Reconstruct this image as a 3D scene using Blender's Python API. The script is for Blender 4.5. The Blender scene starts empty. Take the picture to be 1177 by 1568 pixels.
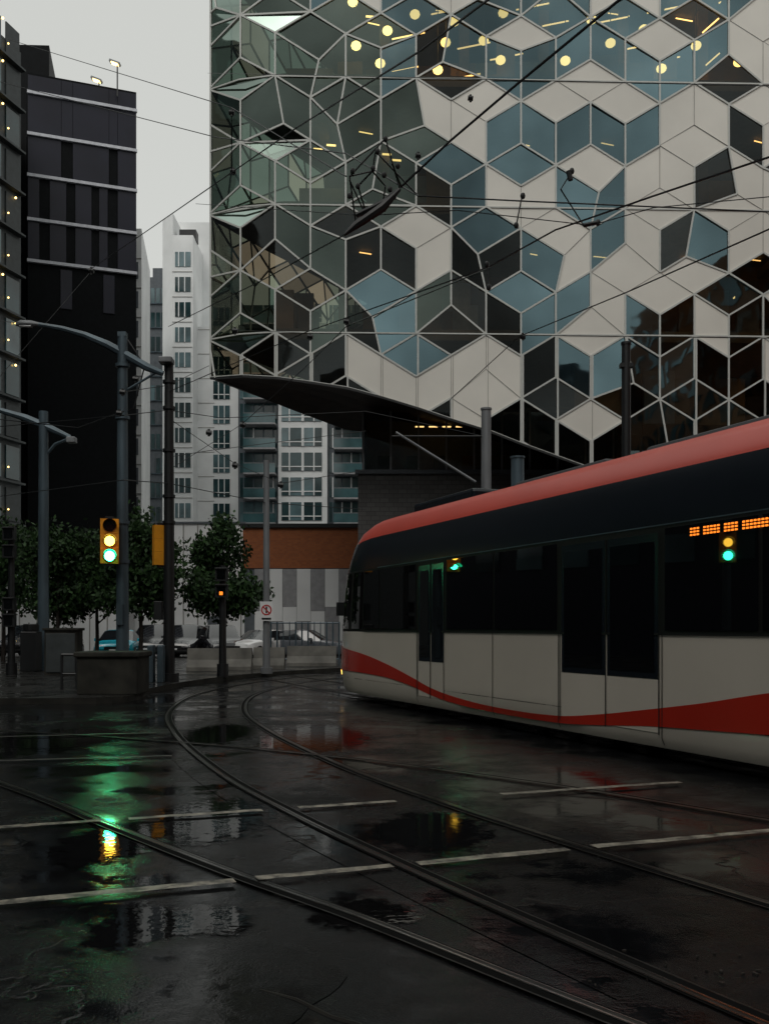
import bpy, bmesh, math, random
from mathutils import Vector, Matrix
random.seed(7)
S=bpy.context.scene
F=1500.0; HZ=960.0; CH=1.6
def P(px,py,z): return Vector(((px-588.5)/F*z, z, CH+(HZ-py)/F*z))
def G(px,py,h=0.0):
    z=(CH-h)*F/(py-HZ); return Vector(((px-588.5)/F*z,z,h))
# ---------------- materials
def nt(name):
    m=bpy.data.materials.new(name); m.use_nodes=True
    n=m.node_tree.nodes; l=m.node_tree.links
    return m,n,l,n['Principled BSDF']
def mat(name,col,rough=0.5,metal=0.0,var=0.15,scale=3.0,bump=0.0,spec=0.5,emit=None,es=0,coat=0,streak=0):
    m,n,l,b=nt(name)
    b.inputs['Roughness'].default_value=rough; b.inputs['Metallic'].default_value=metal
    b.inputs['Specular IOR Level'].default_value=spec
    b.inputs['Coat Weight'].default_value=coat
    tc=n.new('ShaderNodeTexCoord'); no=n.new('ShaderNodeTexNoise'); no.inputs['Scale'].default_value=scale; no.inputs['Detail'].default_value=6
    if streak:
        mp=n.new('ShaderNodeMapping'); mp.inputs['Scale'].default_value=(1,1,streak); l.new(tc.outputs['Object'],mp.inputs[0]); l.new(mp.outputs[0],no.inputs['Vector'])
    else: l.new(tc.outputs['Object'],no.inputs['Vector'])
    mr=n.new('ShaderNodeMapRange'); mr.inputs[1].default_value=.3; mr.inputs[2].default_value=.7
    mr.inputs[3].default_value=1-var; mr.inputs[4].default_value=1+var
    l.new(no.outputs['Fac'],mr.inputs[0])
    mx=n.new('ShaderNodeVectorMath'); mx.operation='SCALE'; mx.inputs[0].default_value=col[:3]
    l.new(mr.outputs[0],mx.inputs['Scale']); l.new(mx.outputs[0],b.inputs['Base Color'])
    if bump:
        bp=n.new('ShaderNodeBump'); bp.inputs['Strength'].default_value=bump; bp.inputs['Distance'].default_value=.02
        l.new(no.outputs['Fac'],bp.inputs['Height']); l.new(bp.outputs[0],b.inputs['Normal'])
    if emit:
        b.inputs['Emission Color'].default_value=(*emit,1); b.inputs['Emission Strength'].default_value=es
    return m
def glass(name,trans,gl,base,fres=0.6,rough=0.03,v0=.65,v1=1.3):
    m=bpy.data.materials.new(name); m.use_nodes=True
    n=m.node_tree.nodes; l=m.node_tree.links; n.clear()
    o=n.new('ShaderNodeOutputMaterial'); t=n.new('ShaderNodeBsdfTransparent')
    g=n.new('ShaderNodeBsdfGlossy'); g.inputs['Roughness'].default_value=rough
    f=n.new('ShaderNodeFresnel'); f.inputs[0].default_value=1.5
    ge=n.new('ShaderNodeNewGeometry'); mr=n.new('ShaderNodeMapRange'); mr.inputs[3].default_value=v0; mr.inputs[4].default_value=v1
    l.new(ge.outputs['Random Per Island'],mr.inputs[0])
    tc=n.new('ShaderNodeTexCoord'); no=n.new('ShaderNodeTexNoise'); no.inputs['Scale'].default_value=.35
    l.new(tc.outputs['Object'],no.inputs['Vector'])
    n2=n.new('ShaderNodeTexNoise'); n2.inputs['Scale'].default_value=.16; n2.inputs['Detail'].default_value=3; l.new(tc.outputs['Object'],n2.inputs['Vector'])
    m2=n.new('ShaderNodeMapRange'); m2.inputs[1].default_value=.35; m2.inputs[2].default_value=.65; m2.inputs[3].default_value=.6; m2.inputs[4].default_value=1.25; l.new(n2.outputs['Fac'],m2.inputs[0])  # mottles the glossy tint to mimic uneven reflections
    mm=n.new('ShaderNodeMath'); mm.operation='MULTIPLY'; l.new(mr.outputs[0],mm.inputs[0]); l.new(m2.outputs[0],mm.inputs[1])
    s1=n.new('ShaderNodeVectorMath'); s1.operation='SCALE'; s1.inputs[0].default_value=gl; l.new(mm.outputs[0],s1.inputs['Scale']); l.new(s1.outputs[0],g.inputs[0])
    s2=n.new('ShaderNodeVectorMath'); s2.operation='SCALE'; s2.inputs[0].default_value=trans; l.new(mr.outputs[0],s2.inputs['Scale']); l.new(s2.outputs[0],t.inputs[0])
    ma=n.new('ShaderNodeMath'); ma.operation='MULTIPLY_ADD'; ma.inputs[1].default_value=fres; ma.inputs[2].default_value=base; ma.use_clamp=True
    bp=n.new('ShaderNodeBump'); bp.inputs['Strength'].default_value=.10; bp.inputs['Distance'].default_value=.3
    l.new(no.outputs['Fac'],bp.inputs['Height']); l.new(bp.outputs[0],g.inputs['Normal'])
    l.new(f.outputs[0],ma.inputs[0])
    mx=n.new('ShaderNodeMixShader'); l.new(ma.outputs[0],mx.inputs[0]); l.new(t.outputs[0],mx.inputs[1]); l.new(g.outputs[0],mx.inputs[2])
    l.new(mx.outputs[0],o.inputs[0]); return m
def emis(name,col,s):
    m=bpy.data.materials.new(name); m.use_nodes=True; n=m.node_tree.nodes; l=m.node_tree.links; n.clear()
    o=n.new('ShaderNodeOutputMaterial'); e=n.new('ShaderNodeEmission'); e.inputs[0].default_value=(*col,1); e.inputs[1].default_value=s
    l.new(e.outputs[0],o.inputs[0]); return m
M={}
M['panel']=mat('white_panel',(.77,.745,.68),.25,var=.10,scale=.25)
M['mull']=mat('mullion_white',(.56,.57,.54),.4,var=.06)
M['joint']=mat('panel_joint',(.30,.29,.27),.6)
M['gL']=glass('glass_green',(.38,.46,.41),(.40,.50,.45),.14)
M['gD']=glass('glass_dark',(.50,.45,.37),(.50,.56,.56),.035,.35,v0=.45,v1=1.5)
M['gG']=glass('glass_blue',(.24,.29,.30),(.28,.43,.48),.29)
M['gC']=glass('glass_clerestory',(.42,.43,.42),(.5,.55,.58),.09)
M['slab']=mat('slab',(.11,.085,.055),.8)
M['intwall']=mat('interior_wood',(.24,.14,.065),.7,var=.6,scale=.5)
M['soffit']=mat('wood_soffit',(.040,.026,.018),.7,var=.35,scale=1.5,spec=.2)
M['lampw']=emis('warm_lamp',(1,.66,.22),5)
M['lamps']=emis('strip_lamp',(1,.62,.22),4)
M['black']=mat('black_metal',(.010,.011,.012),.45)
M['blackw']=mat('black_wall',(.004,.005,.006),.6,var=.3,spec=.1)
M['navy']=mat('navy_panel',(.013,.0135,.025),.4,var=.25,scale=.3,spec=.3)
M['line']=mat('pale_ledge',(.60,.61,.66),.5)
M['cond']=mat('condo_white',(.79,.80,.80),.7,var=.10,scale=.3)
M['condg']=mat('condo_grey',(.10,.115,.13),.6,var=.15)
M['greyp']=mat('grey_cladding',(.30,.30,.31),.6,var=.15)
M['aptw']=mat('apartment_wall',(.04,.048,.05),.6,var=.25)
M['cwin']=mat('condo_window',(.025,.055,.06),.10,var=.6,scale=.35,spec=.6)
M['cwin2']=mat('condo_window_pale',(.09,.15,.165),.12,var=.5,scale=.4,spec=.8)
M['balc']=mat('balcony_glass',(.05,.11,.12),.08,var=.4,scale=.4,spec=.8)
M['conc']=mat('concrete',(.14,.135,.12),.75,var=.4,scale=1.8,bump=.4)
M['concd']=mat('concrete_dark',(.022,.021,.017),.75,var=.6,scale=2.5,bump=.5,spec=.3)
M['steel']=mat('galvanised_steel',(.070,.10,.12),.42,metal=.3,var=.35,scale=2,streak=.3)
M['steelp']=mat('pale_steel',(.20,.21,.22),.5,metal=.2,var=.25,scale=2,streak=.3)
M['yellow']=mat('signal_yellow',(.74,.30,.012),.4,var=.15)
M['amber']=emis('amber_lens',(1,.56,.05),12)
M['green']=emis('green_lens',(.03,1,.42),45)
M['lensoff']=mat('lens_off',(.03,.006,.006),.2)
M['red_led']=emis('orange_led',(1,.22,.02),1.8)
M['rail']=mat('rail_steel',(.07,.068,.065),.28,metal=.85,var=.35,scale=6)
M['railhi']=mat('rail_highlight',(.60,.58,.55),.16,metal=1,var=.3,scale=5)  # bright metal for the thin highlight lines laid onto the rail head
M['groove']=mat('rail_groove',(.003,.003,.003),.9,spec=.1)
M['tyre']=mat('tyre',(.012,.012,.012),.8)
M['carglass']=mat('car_glass',(.012,.014,.017),.06,spec=.9)
M['bark']=mat('bark',(.03,.024,.02),.9,var=.4,scale=12,bump=.6)
def leafmat():
    m,n,l,b=nt('leaves'); b.inputs['Roughness'].default_value=.6; b.inputs['Specular IOR Level'].default_value=.25
    ge=n.new('ShaderNodeNewGeometry')
    r=n.new('ShaderNodeValToRGB'); r.color_ramp.elements[0].color=(.008,.020,.008,1); r.color_ramp.elements[1].color=(.035,.080,.022,1)
    l.new(ge.outputs['Random Per Island'],r.inputs[0]); l.new(r.outputs[0],b.inputs['Base Color']); return m
M['leaf']=leafmat()
def brick(name,c1,c2,mc,sc=2.6):
    m,n,l,b=nt(name); b.inputs['Roughness'].default_value=.8
    tc=n.new('ShaderNodeTexCoord'); mp=n.new('ShaderNodeMapping')
    mp.inputs['Rotation'].default_value=(math.radians(90),0,0)
    br=n.new('ShaderNodeTexBrick'); br.inputs['Scale'].default_value=sc
    br.inputs['Color1'].default_value=(*c1,1); br.inputs['Color2'].default_value=(*c2,1); br.inputs['Mortar'].default_value=(*mc,1)
    br.inputs['Mortar Size'].default_value=.012
    l.new(tc.outputs['Object'],mp.inputs[0]); l.new(mp.outputs[0],br.inputs[0]); l.new(br.outputs[0],b.inputs['Base Color']); return m
M['brick']=brick('orange_brick',(.36,.11,.033),(.28,.083,.026),(.2,.11,.07),2.2)
M['cmu']=brick('grey_block',(.12,.117,.115),(.09,.087,.085),(.045,.045,.045),1.1)
def groundmat(name,base,rlo,rhi,spec=.35):
    m,n,l,b=nt(name)
    tc=n.new('ShaderNodeTexCoord')
    n1=n.new('ShaderNodeTexNoise'); n1.inputs['Scale'].default_value=.75; n1.inputs['Detail'].default_value=9; n1.inputs['Roughness'].default_value=.66
    n2=n.new('ShaderNodeTexNoise'); n2.inputs['Scale'].default_value=75; n2.inputs['Detail'].default_value=4
    n3=n.new('ShaderNodeTexNoise'); n3.inputs['Scale'].default_value=3.2; n3.inputs['Detail'].default_value=6
    vo=n.new('ShaderNodeTexVoronoi'); vo.feature='DISTANCE_TO_EDGE'; vo.inputs['Scale'].default_value=.28
    ad=n.new('ShaderNodeVectorMath'); ad.operation='MULTIPLY_ADD'; ad.inputs[1].default_value=(.9,.9,0)
    l.new(n3.outputs['Color'],ad.inputs[0]); l.new(tc.outputs['Object'],ad.inputs[2])
    for q in (n1,n2,n3): l.new(tc.outputs['Object'],q.inputs['Vector'])
    l.new(ad.outputs[0],vo.inputs['Vector'])
    cr=n.new('ShaderNodeMapRange'); cr.inputs[1].default_value=0; cr.inputs[2].default_value=.010; l.new(vo.outputs['Distance'],cr.inputs[0])
    def mrange(src,a,b_,c,d_):
        x=n.new('ShaderNodeMapRange'); x.inputs[1].default_value=a; x.inputs[2].default_value=b_; x.inputs[3].default_value=c; x.inputs[4].default_value=d_; l.new(src,x.inputs[0]); return x.outputs[0]
    l.new(mrange(n1.outputs['Fac'],.42,.64,rlo,rhi),b.inputs['Roughness'])
    l.new(mrange(n1.outputs['Fac'],.42,.64,spec,spec*.45),b.inputs['Specular IOR Level'])
    mm=n.new('ShaderNodeMath'); mm.operation='MULTIPLY'; l.new(mrange(n3.outputs['Fac'],.3,.7,.5,1.5),mm.inputs[0]); l.new(mrange(cr.outputs[0],0,1,.45,1),mm.inputs[1])
    sc=n.new('ShaderNodeVectorMath'); sc.operation='SCALE'; sc.inputs[0].default_value=base; l.new(mm.outputs[0],sc.inputs['Scale']); l.new(sc.outputs[0],b.inputs['Base Color'])
    g=n.new('ShaderNodeMath'); g.operation='MULTIPLY'; l.new(n2.outputs['Fac'],g.inputs[0]); l.new(mrange(n1.outputs['Fac'],.42,.62,.05,1.2),g.inputs[1])
    g2=n.new('ShaderNodeMath'); g2.operation='MULTIPLY_ADD'; g2.inputs[1].default_value=.8; l.new(cr.outputs[0],g2.inputs[0]); l.new(g.outputs[0],g2.inputs[2])
    g3=n.new('ShaderNodeMath'); g3.operation='MULTIPLY_ADD'; g3.inputs[1].default_value=.9; l.new(n3.outputs['Fac'],g3.inputs[0]); l.new(g2.outputs[0],g3.inputs[2])
    bp=n.new('ShaderNodeBump'); bp.inputs['Strength'].default_value=.5; bp.inputs['Distance'].default_value=.006
    l.new(g3.outputs[0],bp.inputs['Height']); l.new(bp.outputs[0],b.inputs['Normal'])
    return m
M['asph']=groundmat('wet_asphalt',(.0065,.0067,.0074),.035,.34,.30)
M['asph2']=groundmat('wet_asphalt_patch',(.004,.0042,.0048),.06,.40,.25)
M['paving']=groundmat('wet_paving',(.018,.018,.017),.12,.5,.28)
def puddlemat():
    m,n,l,b=nt('puddle_water'); b.inputs['Base Color'].default_value=(.005,.005,.0055,1); b.inputs['Roughness'].default_value=.03; b.inputs['Specular IOR Level'].default_value=.5
    tc=n.new('ShaderNodeTexCoord'); no=n.new('ShaderNodeTexNoise'); no.inputs['Scale'].default_value=12; l.new(tc.outputs['Object'],no.inputs[0])
    bp=n.new('ShaderNodeBump'); bp.inputs['Strength'].default_value=.16; bp.inputs['Distance'].default_value=.005; l.new(no.outputs['Fac'],bp.inputs['Height']); l.new(bp.outputs[0],b.inputs['Normal'])
    # thin film of water that breaks up towards its rim
    ds=n.new('ShaderNodeVectorMath'); ds.operation='DISTANCE'; ds.inputs[1].default_value=(.5,.5,0)
    sx=n.new('ShaderNodeVectorMath'); sx.operation='MULTIPLY'; sx.inputs[1].default_value=(1,1,0); l.new(tc.outputs['Generated'],sx.inputs[0]); l.new(sx.outputs[0],ds.inputs[0])
    n4=n.new('ShaderNodeTexNoise'); n4.inputs['Scale'].default_value=7; n4.inputs['Detail'].default_value=8; n4.inputs['Roughness'].default_value=.7; l.new(tc.outputs['Object'],n4.inputs[0])
    a=n.new('ShaderNodeMath'); a.operation='MULTIPLY_ADD'; a.inputs[1].default_value=-1.5; l.new(ds.outputs['Value'],a.inputs[0]); l.new(n4.outputs['Fac'],a.inputs[2])
    r=n.new('ShaderNodeMapRange'); r.inputs[1].default_value=.02; r.inputs[2].default_value=.16; l.new(a.outputs[0],r.inputs[0]); l.new(r.outputs[0],b.inputs['Alpha'])
    return m
M['water']=puddlemat()
def paint(name,col,lo):
    m,n,l,b=nt(name); b.inputs['Roughness'].default_value=.35
    tc=n.new('ShaderNodeTexCoord'); no=n.new('ShaderNodeTexNoise'); no.inputs['Scale'].default_value=9; no.inputs['Detail'].default_value=8; no.inputs['Roughness'].default_value=.75
    l.new(tc.outputs['Object'],no.inputs[0]); r=n.new('ShaderNodeValToRGB')
    r.color_ramp.elements[0].position=.40; r.color_ramp.elements[1].position=.58; r.color_ramp.elements[0].color=(*lo,1); r.color_ramp.elements[1].color=(*col,1)
    l.new(no.outputs['Fac'],r.inputs[0]); l.new(r.outputs[0],b.inputs['Base Color']); return m
M['paint']=paint('worn_paint',(.36,.33,.27),(.04,.037,.033))
M['paintf']=paint('faded_paint',(.07,.066,.06),(.01,.01,.01))
M['tcream']=mat('train_cream',(.58,.53,.46),.20,var=.06,scale=.6,coat=.5)
M['tred']=mat('train_red',(.42,.026,.014),.22,var=.08,scale=.6,coat=.4)
M['troofred']=mat('train_roof_red',(.60,.075,.05),.36,var=.10,scale=.6,spec=.8)
M['tdark']=mat('train_dark',(.010,.013,.018),.20,var=.1)
M['tglass']=mat('train_glass',(.003,.0035,.004),.018,var=.1,spec=.80)
M['troof']=mat('train_roof_grey',(.05,.05,.055),.5)
M['rubber']=mat('rubber',(.005,.005,.005),.6)
M['headl']=emis('train_marker',(1,.55,.1),4)
M['sred']=mat('sign_red',(.5,.02,.02),.4)
M['tail']=emis('tail_lens_lit',(1,.03,.02),2)
# ---------------- mesh builder
class MB:
    def __init__(s): s.v=[];s.f=[];s.mi=[];s.ms=[]
    def k(s,m):
        m=M[m] if isinstance(m,str) else m
        if m not in s.ms: s.ms.append(m)
        return s.ms.index(m)
    def face(s,pts,m):
        i=len(s.v); s.v+= [tuple(p) for p in pts]; s.f.append(tuple(range(i,i+len(pts)))); s.mi.append(s.k(m))
    def prism(s,poly,z0,z1,m,mtop=None):
        i=len(s.v); n=len(poly); k=s.k(m); kt=s.k(mtop or m)
        s.v+=[(p[0],p[1],z0) for p in poly]+[(p[0],p[1],z1) for p in poly]
        for a in range(n):
            b=(a+1)%n; s.f.append((i+a,i+b,i+n+b,i+n+a)); s.mi.append(k)
        s.f.append(tuple(i+n+a for a in range(n))); s.mi.append(kt)
        s.f.append(tuple(i+a for a in reversed(range(n)))); s.mi.append(k)
    def box(s,c,d,m,rz=0,R=None):
        R=R or Matrix.Rotation(rz,3,'Z'); c=Vector(c); i=len(s.v); k=s.k(m)
        for x in(-.5,.5):
            for y in(-.5,.5):
                for z in(-.5,.5): s.v.append(tuple(c+R@Vector((x*d[0],y*d[1],z*d[2]))))
        for q in((0,1,3,2),(4,6,7,5),(0,4,5,1),(2,3,7,6),(0,2,6,4),(1,5,7,3)):
            s.f.append(tuple(i+a for a in q)); s.mi.append(k)
    def tube(s,pts,r,m,n=6,rs=None,tw=0,cap=True):
        pts=[Vector(p) for p in pts]; k=s.k(m); i0=len(s.v); L=len(pts)
        for a,p in enumerate(pts):
            t=(pts[min(a+1,L-1)]-pts[max(a-1,0)]).normalized()
            up=Vector((0,0,1)) if abs(t.z)<.9 else Vector((0,1,0))
            x=t.cross(up).normalized(); y=x.cross(t)
            rr=rs[a] if rs else r
            for j in range(n):
                an=2*math.pi*j/n+tw; s.v.append(tuple(p+x*math.cos(an)*rr+y*math.sin(an)*rr))
        for a in range(L-1):
            for j in range(n):
                j2=(j+1)%n; s.f.append((i0+a*n+j,i0+a*n+j2,i0+(a+1)*n+j2,i0+(a+1)*n+j)); s.mi.append(k)
        if cap:
            s.f.append(tuple(i0+j for j in reversed(range(n)))); s.mi.append(k)
            s.f.append(tuple(i0+(L-1)*n+j for j in range(n))); s.mi.append(k)
    def sph(s,c,r,m,n=10,sz=1):
        c=Vector(c)
        pts=[];rs=[]
        for a in range(n//2+1):
            th=math.pi*a/(n//2); pts.append(c+Vector((0,0,-math.cos(th)*r*sz))); rs.append(max(math.sin(th)*r,.001))
        s.tube(pts,0,m,n,rs)
    def obj(s,name,parent=None,smooth=False,bevel=0,recalc=False):
        me=bpy.data.meshes.new(name); me.from_pydata(s.v,[],s.f)
        for m in s.ms: me.materials.append(m)
        me.polygons.foreach_set('material_index',s.mi)
        if smooth: me.polygons.foreach_set('use_smooth',[True]*len(s.f))
        if recalc:
            bm=bmesh.new(); bm.from_mesh(me); bmesh.ops.remove_doubles(bm,verts=bm.verts,dist=.0005); bmesh.ops.recalc_face_normals(bm,faces=bm.faces); bm.to_mesh(me); bm.free()
        me.update(); o=bpy.data.objects.new(name,me); S.collection.objects.link(o)
        if parent: o.parent=parent
        if bevel:
            b=o.modifiers.new('b','BEVEL'); b.width=bevel; b.segments=2; b.limit_method='ANGLE'
        if smooth:
            try: me.set_sharp_from_angle(angle=math.radians(40))
            except Exception: pass
        return o
def empty(name,loc=(0,0,0)):
    e=bpy.data.objects.new(name,None); e.location=loc; S.collection.objects.link(e); return e
# ---------------- ground
g=MB(); g.face([(-400,-200,0),(400,-200,0),(400,600,0),(-400,600,0)],'asph'); g.obj('ground')
def catmull(pts,n=10):
    out=[];pts=[Vector((p[0],p[1],0)) for p in pts]; q=[2*pts[0]-pts[1]]+pts+[2*pts[-1]-pts[-2]]
    for i in range(1,len(q)-2):
        for j in range(n):
            t=j/n; a,b,c,d=q[i-1],q[i],q[i+1],q[i+2]
            out.append(.5*((2*b)+(-a+c)*t+(2*a-5*b+4*c-d)*t*t+(-a+3*b-3*c+d)*t**3))
    out.append(pts[-1]); return out
def normals(pts):
    r=[]
    for i,p in enumerate(pts):
        t=(pts[min(i+1,len(pts)-1)]-pts[max(i-1,0)]).normalized(); r.append(Vector((-t.y,t.x,0)))
    return r
def strip(mb,pts,o0,o1,z,m):
    ns=normals(pts)
    for i in range(len(pts)-1):
        a,b=pts[i],pts[i+1]
        q=[a+ns[i]*o0,b+ns[i+1]*o0,b+ns[i+1]*o1,a+ns[i]*o1]
        mb.face([(v.x,v.y,z) for v in q],m)
railz=[0.012]
def track(name,left,gauge=1.435,side=1,second=True,bed=True):
    pts=catmull(left,10); mb=MB(); z=railz[0]; railz[0]+=.0011
    if bed:
        strip(mb,pts,side*-.32,side*(gauge+.38),z-.008,'asph2')
    for k in ([0,gauge] if second else [0]):
        inn=1 if k==0 else -1
        o=side*k; u=side*inn
        strip(mb,pts,o-.028,o+.028,z+.003,'rail')
        strip(mb,pts,o+u*.010,o+u*.022,z+.0045,'railhi')
        strip(mb,pts,o-u*.018,o-u*.024,z+.0045,'railhi')
        strip(mb,pts,o+u*.028,o+u*.082,z,'groove')
        strip(mb,pts,o+u*.082,o+u*.094,z+.002,'rail')
        strip(mb,pts,o-u*.028,o-u*.045,z,'groove')
    return mb.obj(name)
A=[(1.5,42),(-.2,36.5),(-2.6,31.5),(-3.9,27.5),(-4.45,23),(-4.05,18.4),(-3.1,14.5),(-1.83,10.75),(-.76,8.28),(.2,6.35),(1.25,4.4),(2.6,2.0),(4.5,-1.5),(7,-6)]
track('tram_track',A,side=1)
d=Vector((-.38,.925))
TP=Vector((3.93,10)); n_=Vector((.925,.38))
c0=TP+n_*(1.3-.7175)
track('tram_track',[tuple(c0+d*t) for t in (-22,-10,0,10,18,25)],side=-1)
B=[(-9.5,16.5),(-3.9,10.0),(-2.2,7.87),(-1.02,6.4),(-.1,5.33),(.86,4.1),(2.6,1.9),(5,-1)]
track('tram_track',B,side=-1,second=False,bed=False)
C=[(-12,17.5),(-5,14.6),(-1.2,12.4),(1.6,9.9),(3.6,7.5),(8,2.6)]
track('tram_track',C,side=1,second=False,bed=False)
def line(a,b,w,m,z=.026):
    a=Vector((*a,0));b=Vector((*b,0)); mb=MB(); n=max(2,int((b-a).length/.15)); pts=[a.lerp(b,i/n) for i in range(n+1)]
    ns=normals(pts); L=[p+ns[0]*(-w/2+random.uniform(-.010,.010)) for p in pts]; R=[p+ns[0]*(w/2+random.uniform(-.010,.010)) for p in pts]
    for i in range(n): mb.face([(v.x,v.y,z) for v in (L[i],L[i+1],R[i+1],R[i])],m)
    return mb
e=empty('crosswalk_marking')
for i,(a,b,m) in enumerate([((-5.5,4.33),(-.93,6.09),'paint'),((-.80,6.14),(.05,6.47),'paint'),((.22,6.53),(1.30,6.95),'paint'),((1.5,7.03),(4.5,8.17),'paint'),((-7,6.2),(-2.3,7.98),'paint'),((-2.1,8.05),(-1.05,8.43),'paint'),((-.75,8.55),(.1,8.87),'paint'),((1.1,9.24),(3.0,9.95),'paint')]):
    line(a,b,.10,m).obj('stripe_%d'%i,e)
line((-8.5,10.6),(-2.6,12.0),.10,'paintf').obj('stop_line_marking')
line((-9,13.2),(-3.4,14.6),.10,'paintf').obj('stop_line_marking')
def patch(name,pts,z,m,jit=.02,step=.12):
    out=[]
    for i in range(len(pts)):
        a=Vector(pts[i]);b=Vector(pts[(i+1)%len(pts)]); n=max(1,int((b-a).length/step))
        for k in range(n): q=a.lerp(b,k/n); out.append((q.x+random.uniform(-jit,jit),q.y+random.uniform(-jit,jit),z))
    mb=MB(); mb.face(out,m); return mb.obj(name)
patch('asphalt_patch',[(-4.5,3.0),(-.4,3.9),(-.15,4.5),(-.45,4.9),(-1.0,5.0),(-1.6,5.7),(-5,4.6)],.0035,'asph2')
patch('asphalt_patch',[(.6,2.6),(4,4.5),(3,5.5),(1.8,5.0),(.9,4.1)],.0038,'asph2')
pz=[.0052]
def puddle(px,py,rx,ry):
    c=G(px,py); pz[0]+=.00012
    mb=MB(); mb.face([(c.x-rx,c.y-ry,pz[0]),(c.x+rx,c.y-ry,pz[0]),(c.x+rx,c.y+ry,pz[0]),(c.x-rx,c.y+ry,pz[0])],'water'); mb.obj('puddle')
for q in [(662,1272,.75,1.3),(166,1290,.6,1.3),(325,1255,.8,1.6),(205,1420,.4,.7),(320,1410,.4,.5),(480,1130,1.3,3.2),(330,1125,.9,2.6),(100,1130,1.6,2.5),(560,1400,.5,.5)]: puddle(*q)
mb=MB()
for i in range(20):
    c=G(random.gauss(1060,60),random.gauss(1488,12)); an=random.uniform(0,3); s_=random.uniform(.004,.012)
    mb.box((c.x,c.y,.008),(s_*2.5,s_,.008),random.choice(['bark','bark','concd']),an)
mb.obj('fallen_leaves')
mb=MB(); mb.tube([(-.55,4.32,-.006),(-.38,4.20,.0),(-.22,4.02,-.002),(-.1,3.93,.002),(.02,3.72,-.004),(.2,3.62,.0),(.35,3.42,-.006)],.012,'concd',5); mb.obj('broken_asphalt_edge')
kerb=[(-40,21.5),(-14,20.6),(-9.2,20.2),(-6.0,20.4),(-5.4,21.4),(-5.6,23.5),(-5.25,27),(-4.4,30.3),(-2.8,33.5),(0,37.5),(4,43),(40,43)]
kp=catmull(kerb,5); mb=MB(); poly=[(p.x,p.y) for p in kp]+[(60,49),(-60,49)]
mb.prism(poly,-.05,.13,'concd','paving'); mb.obj('pavement')
mb=MB(); mb.face([(-60,49.2,.006),(40,49.2,.006),(40,58,.006),(-60,58,.006)],'asph2'); mb.obj('car_park')

# ---------------- library
PXM=.03
def fmap(u,v,off=0.0):
    s=(u-316)*PXM; bk=.12*max(0,3.2-s)**2
    slope=.03-.24*max(0,3.2-s)
    n=Vector((slope,-1,0)).normalized()
    p=Vector((-8.175+s,45+.03*s+bk,CH+(960-v)*PXM)); return p+n*off
SW=[(-8.175,46.23),(-6.3,50),(-2.2,56.7),(4,67),(9,76)]
SWL=[0]
for i in range(1,len(SW)): SWL.append(SWL[-1]+math.dist(SW[i],SW[i-1]))
def smap(u,v,off=0.0):
    s=max(0,min((316-u)*PXM,SWL[-1]-.01)); i=0
    while s>SWL[i+1]: i+=1
    t=(s-SWL[i])/(SWL[i+1]-SWL[i]); a=Vector(SW[i]);b=Vector(SW[i+1]); p=a+(b-a)*t; dd=(b-a).normalized()
    n=Vector((-dd.y,dd.x)); return Vector((p.x+n.x*off,p.y+n.y*off,CH+(960-v)*PXM))
KB=[(316,568),(370,572),(424,577),(478,584),(532,592),(586,606),(640,622),(694,640),(748,656),(802,677),(856,696),(910,715),(964,733),(1072,765),(1180,790),(1288,805),(1500,815)]
def clipH(poly,f):
    out=[]
    for i in range(len(poly)):
        a=poly[i];b=poly[(i+1)%len(poly)]; fa=f(a);fb=f(b)
        if fa<=0: out.append(a)
        if (fa<0<fb) or (fb<0<fa):
            t=fa/(fa-fb); out.append((a[0]+(b[0]-a[0])*t,a[1]+(b[1]-a[1])*t))
    return out
def clean(p):
    o=[]
    for q in p:
        if not o or math.dist(o[-1],q)>.4: o.append(q)
    if len(o)>1 and math.dist(o[0],o[-1])<.4:o.pop()
    return o if len(o)>=3 else []
T={-4:"ALLL AGWL AGWG AWGG AGGG AWWG AGGD AGGW",-3:"ALLL YLLL YLLG ADGD YWGG AGGW YWGG AGWD",
-2:"ALLL YLLL ALWL YWWG YWGG YWGG AWWW YWDW",-1:"ALLL YLLL ALLL YGDG YGWW YWGG AWWW ADWW",
0:"ADLD YDLD YWDW YGDD YWGW AGWW ADGW AWWD",1:"ALLL YDDL YGDG ALDD YGDG AGWW YWGD YGWD",
2:"YDDD ADWD YGWW AWWW ADGD AGGD AGDG ADWD",3:"YDDD YDDD YDDD ADWD ADDD YWDD AGGG AGGG"}
T={k:v.split() for k,v in T.items()}
def hexcells(k,cx,cy,code,jit=None):
    s=98.5*2/3; w=54
    top=(cx,cy-s);UR=(cx+w,cy-s/2);LR=(cx+w,cy+s/2);bot=(cx,cy+s);LL=(cx-w,cy+s/2);UL=(cx-w,cy-s/2)
    j=jit or (0,0); c=(cx+j[0],cy+j[1])
    if code[0]=='Y': return [([UL,top,UR,c],code[1]),([UL,c,bot,LL],code[2]),([c,UR,LR,bot],code[3])]
    return [([top,c,LL,UL],code[1]),([top,UR,LR,c],code[2]),([c,LR,bot,LL],code[3])]
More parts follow.
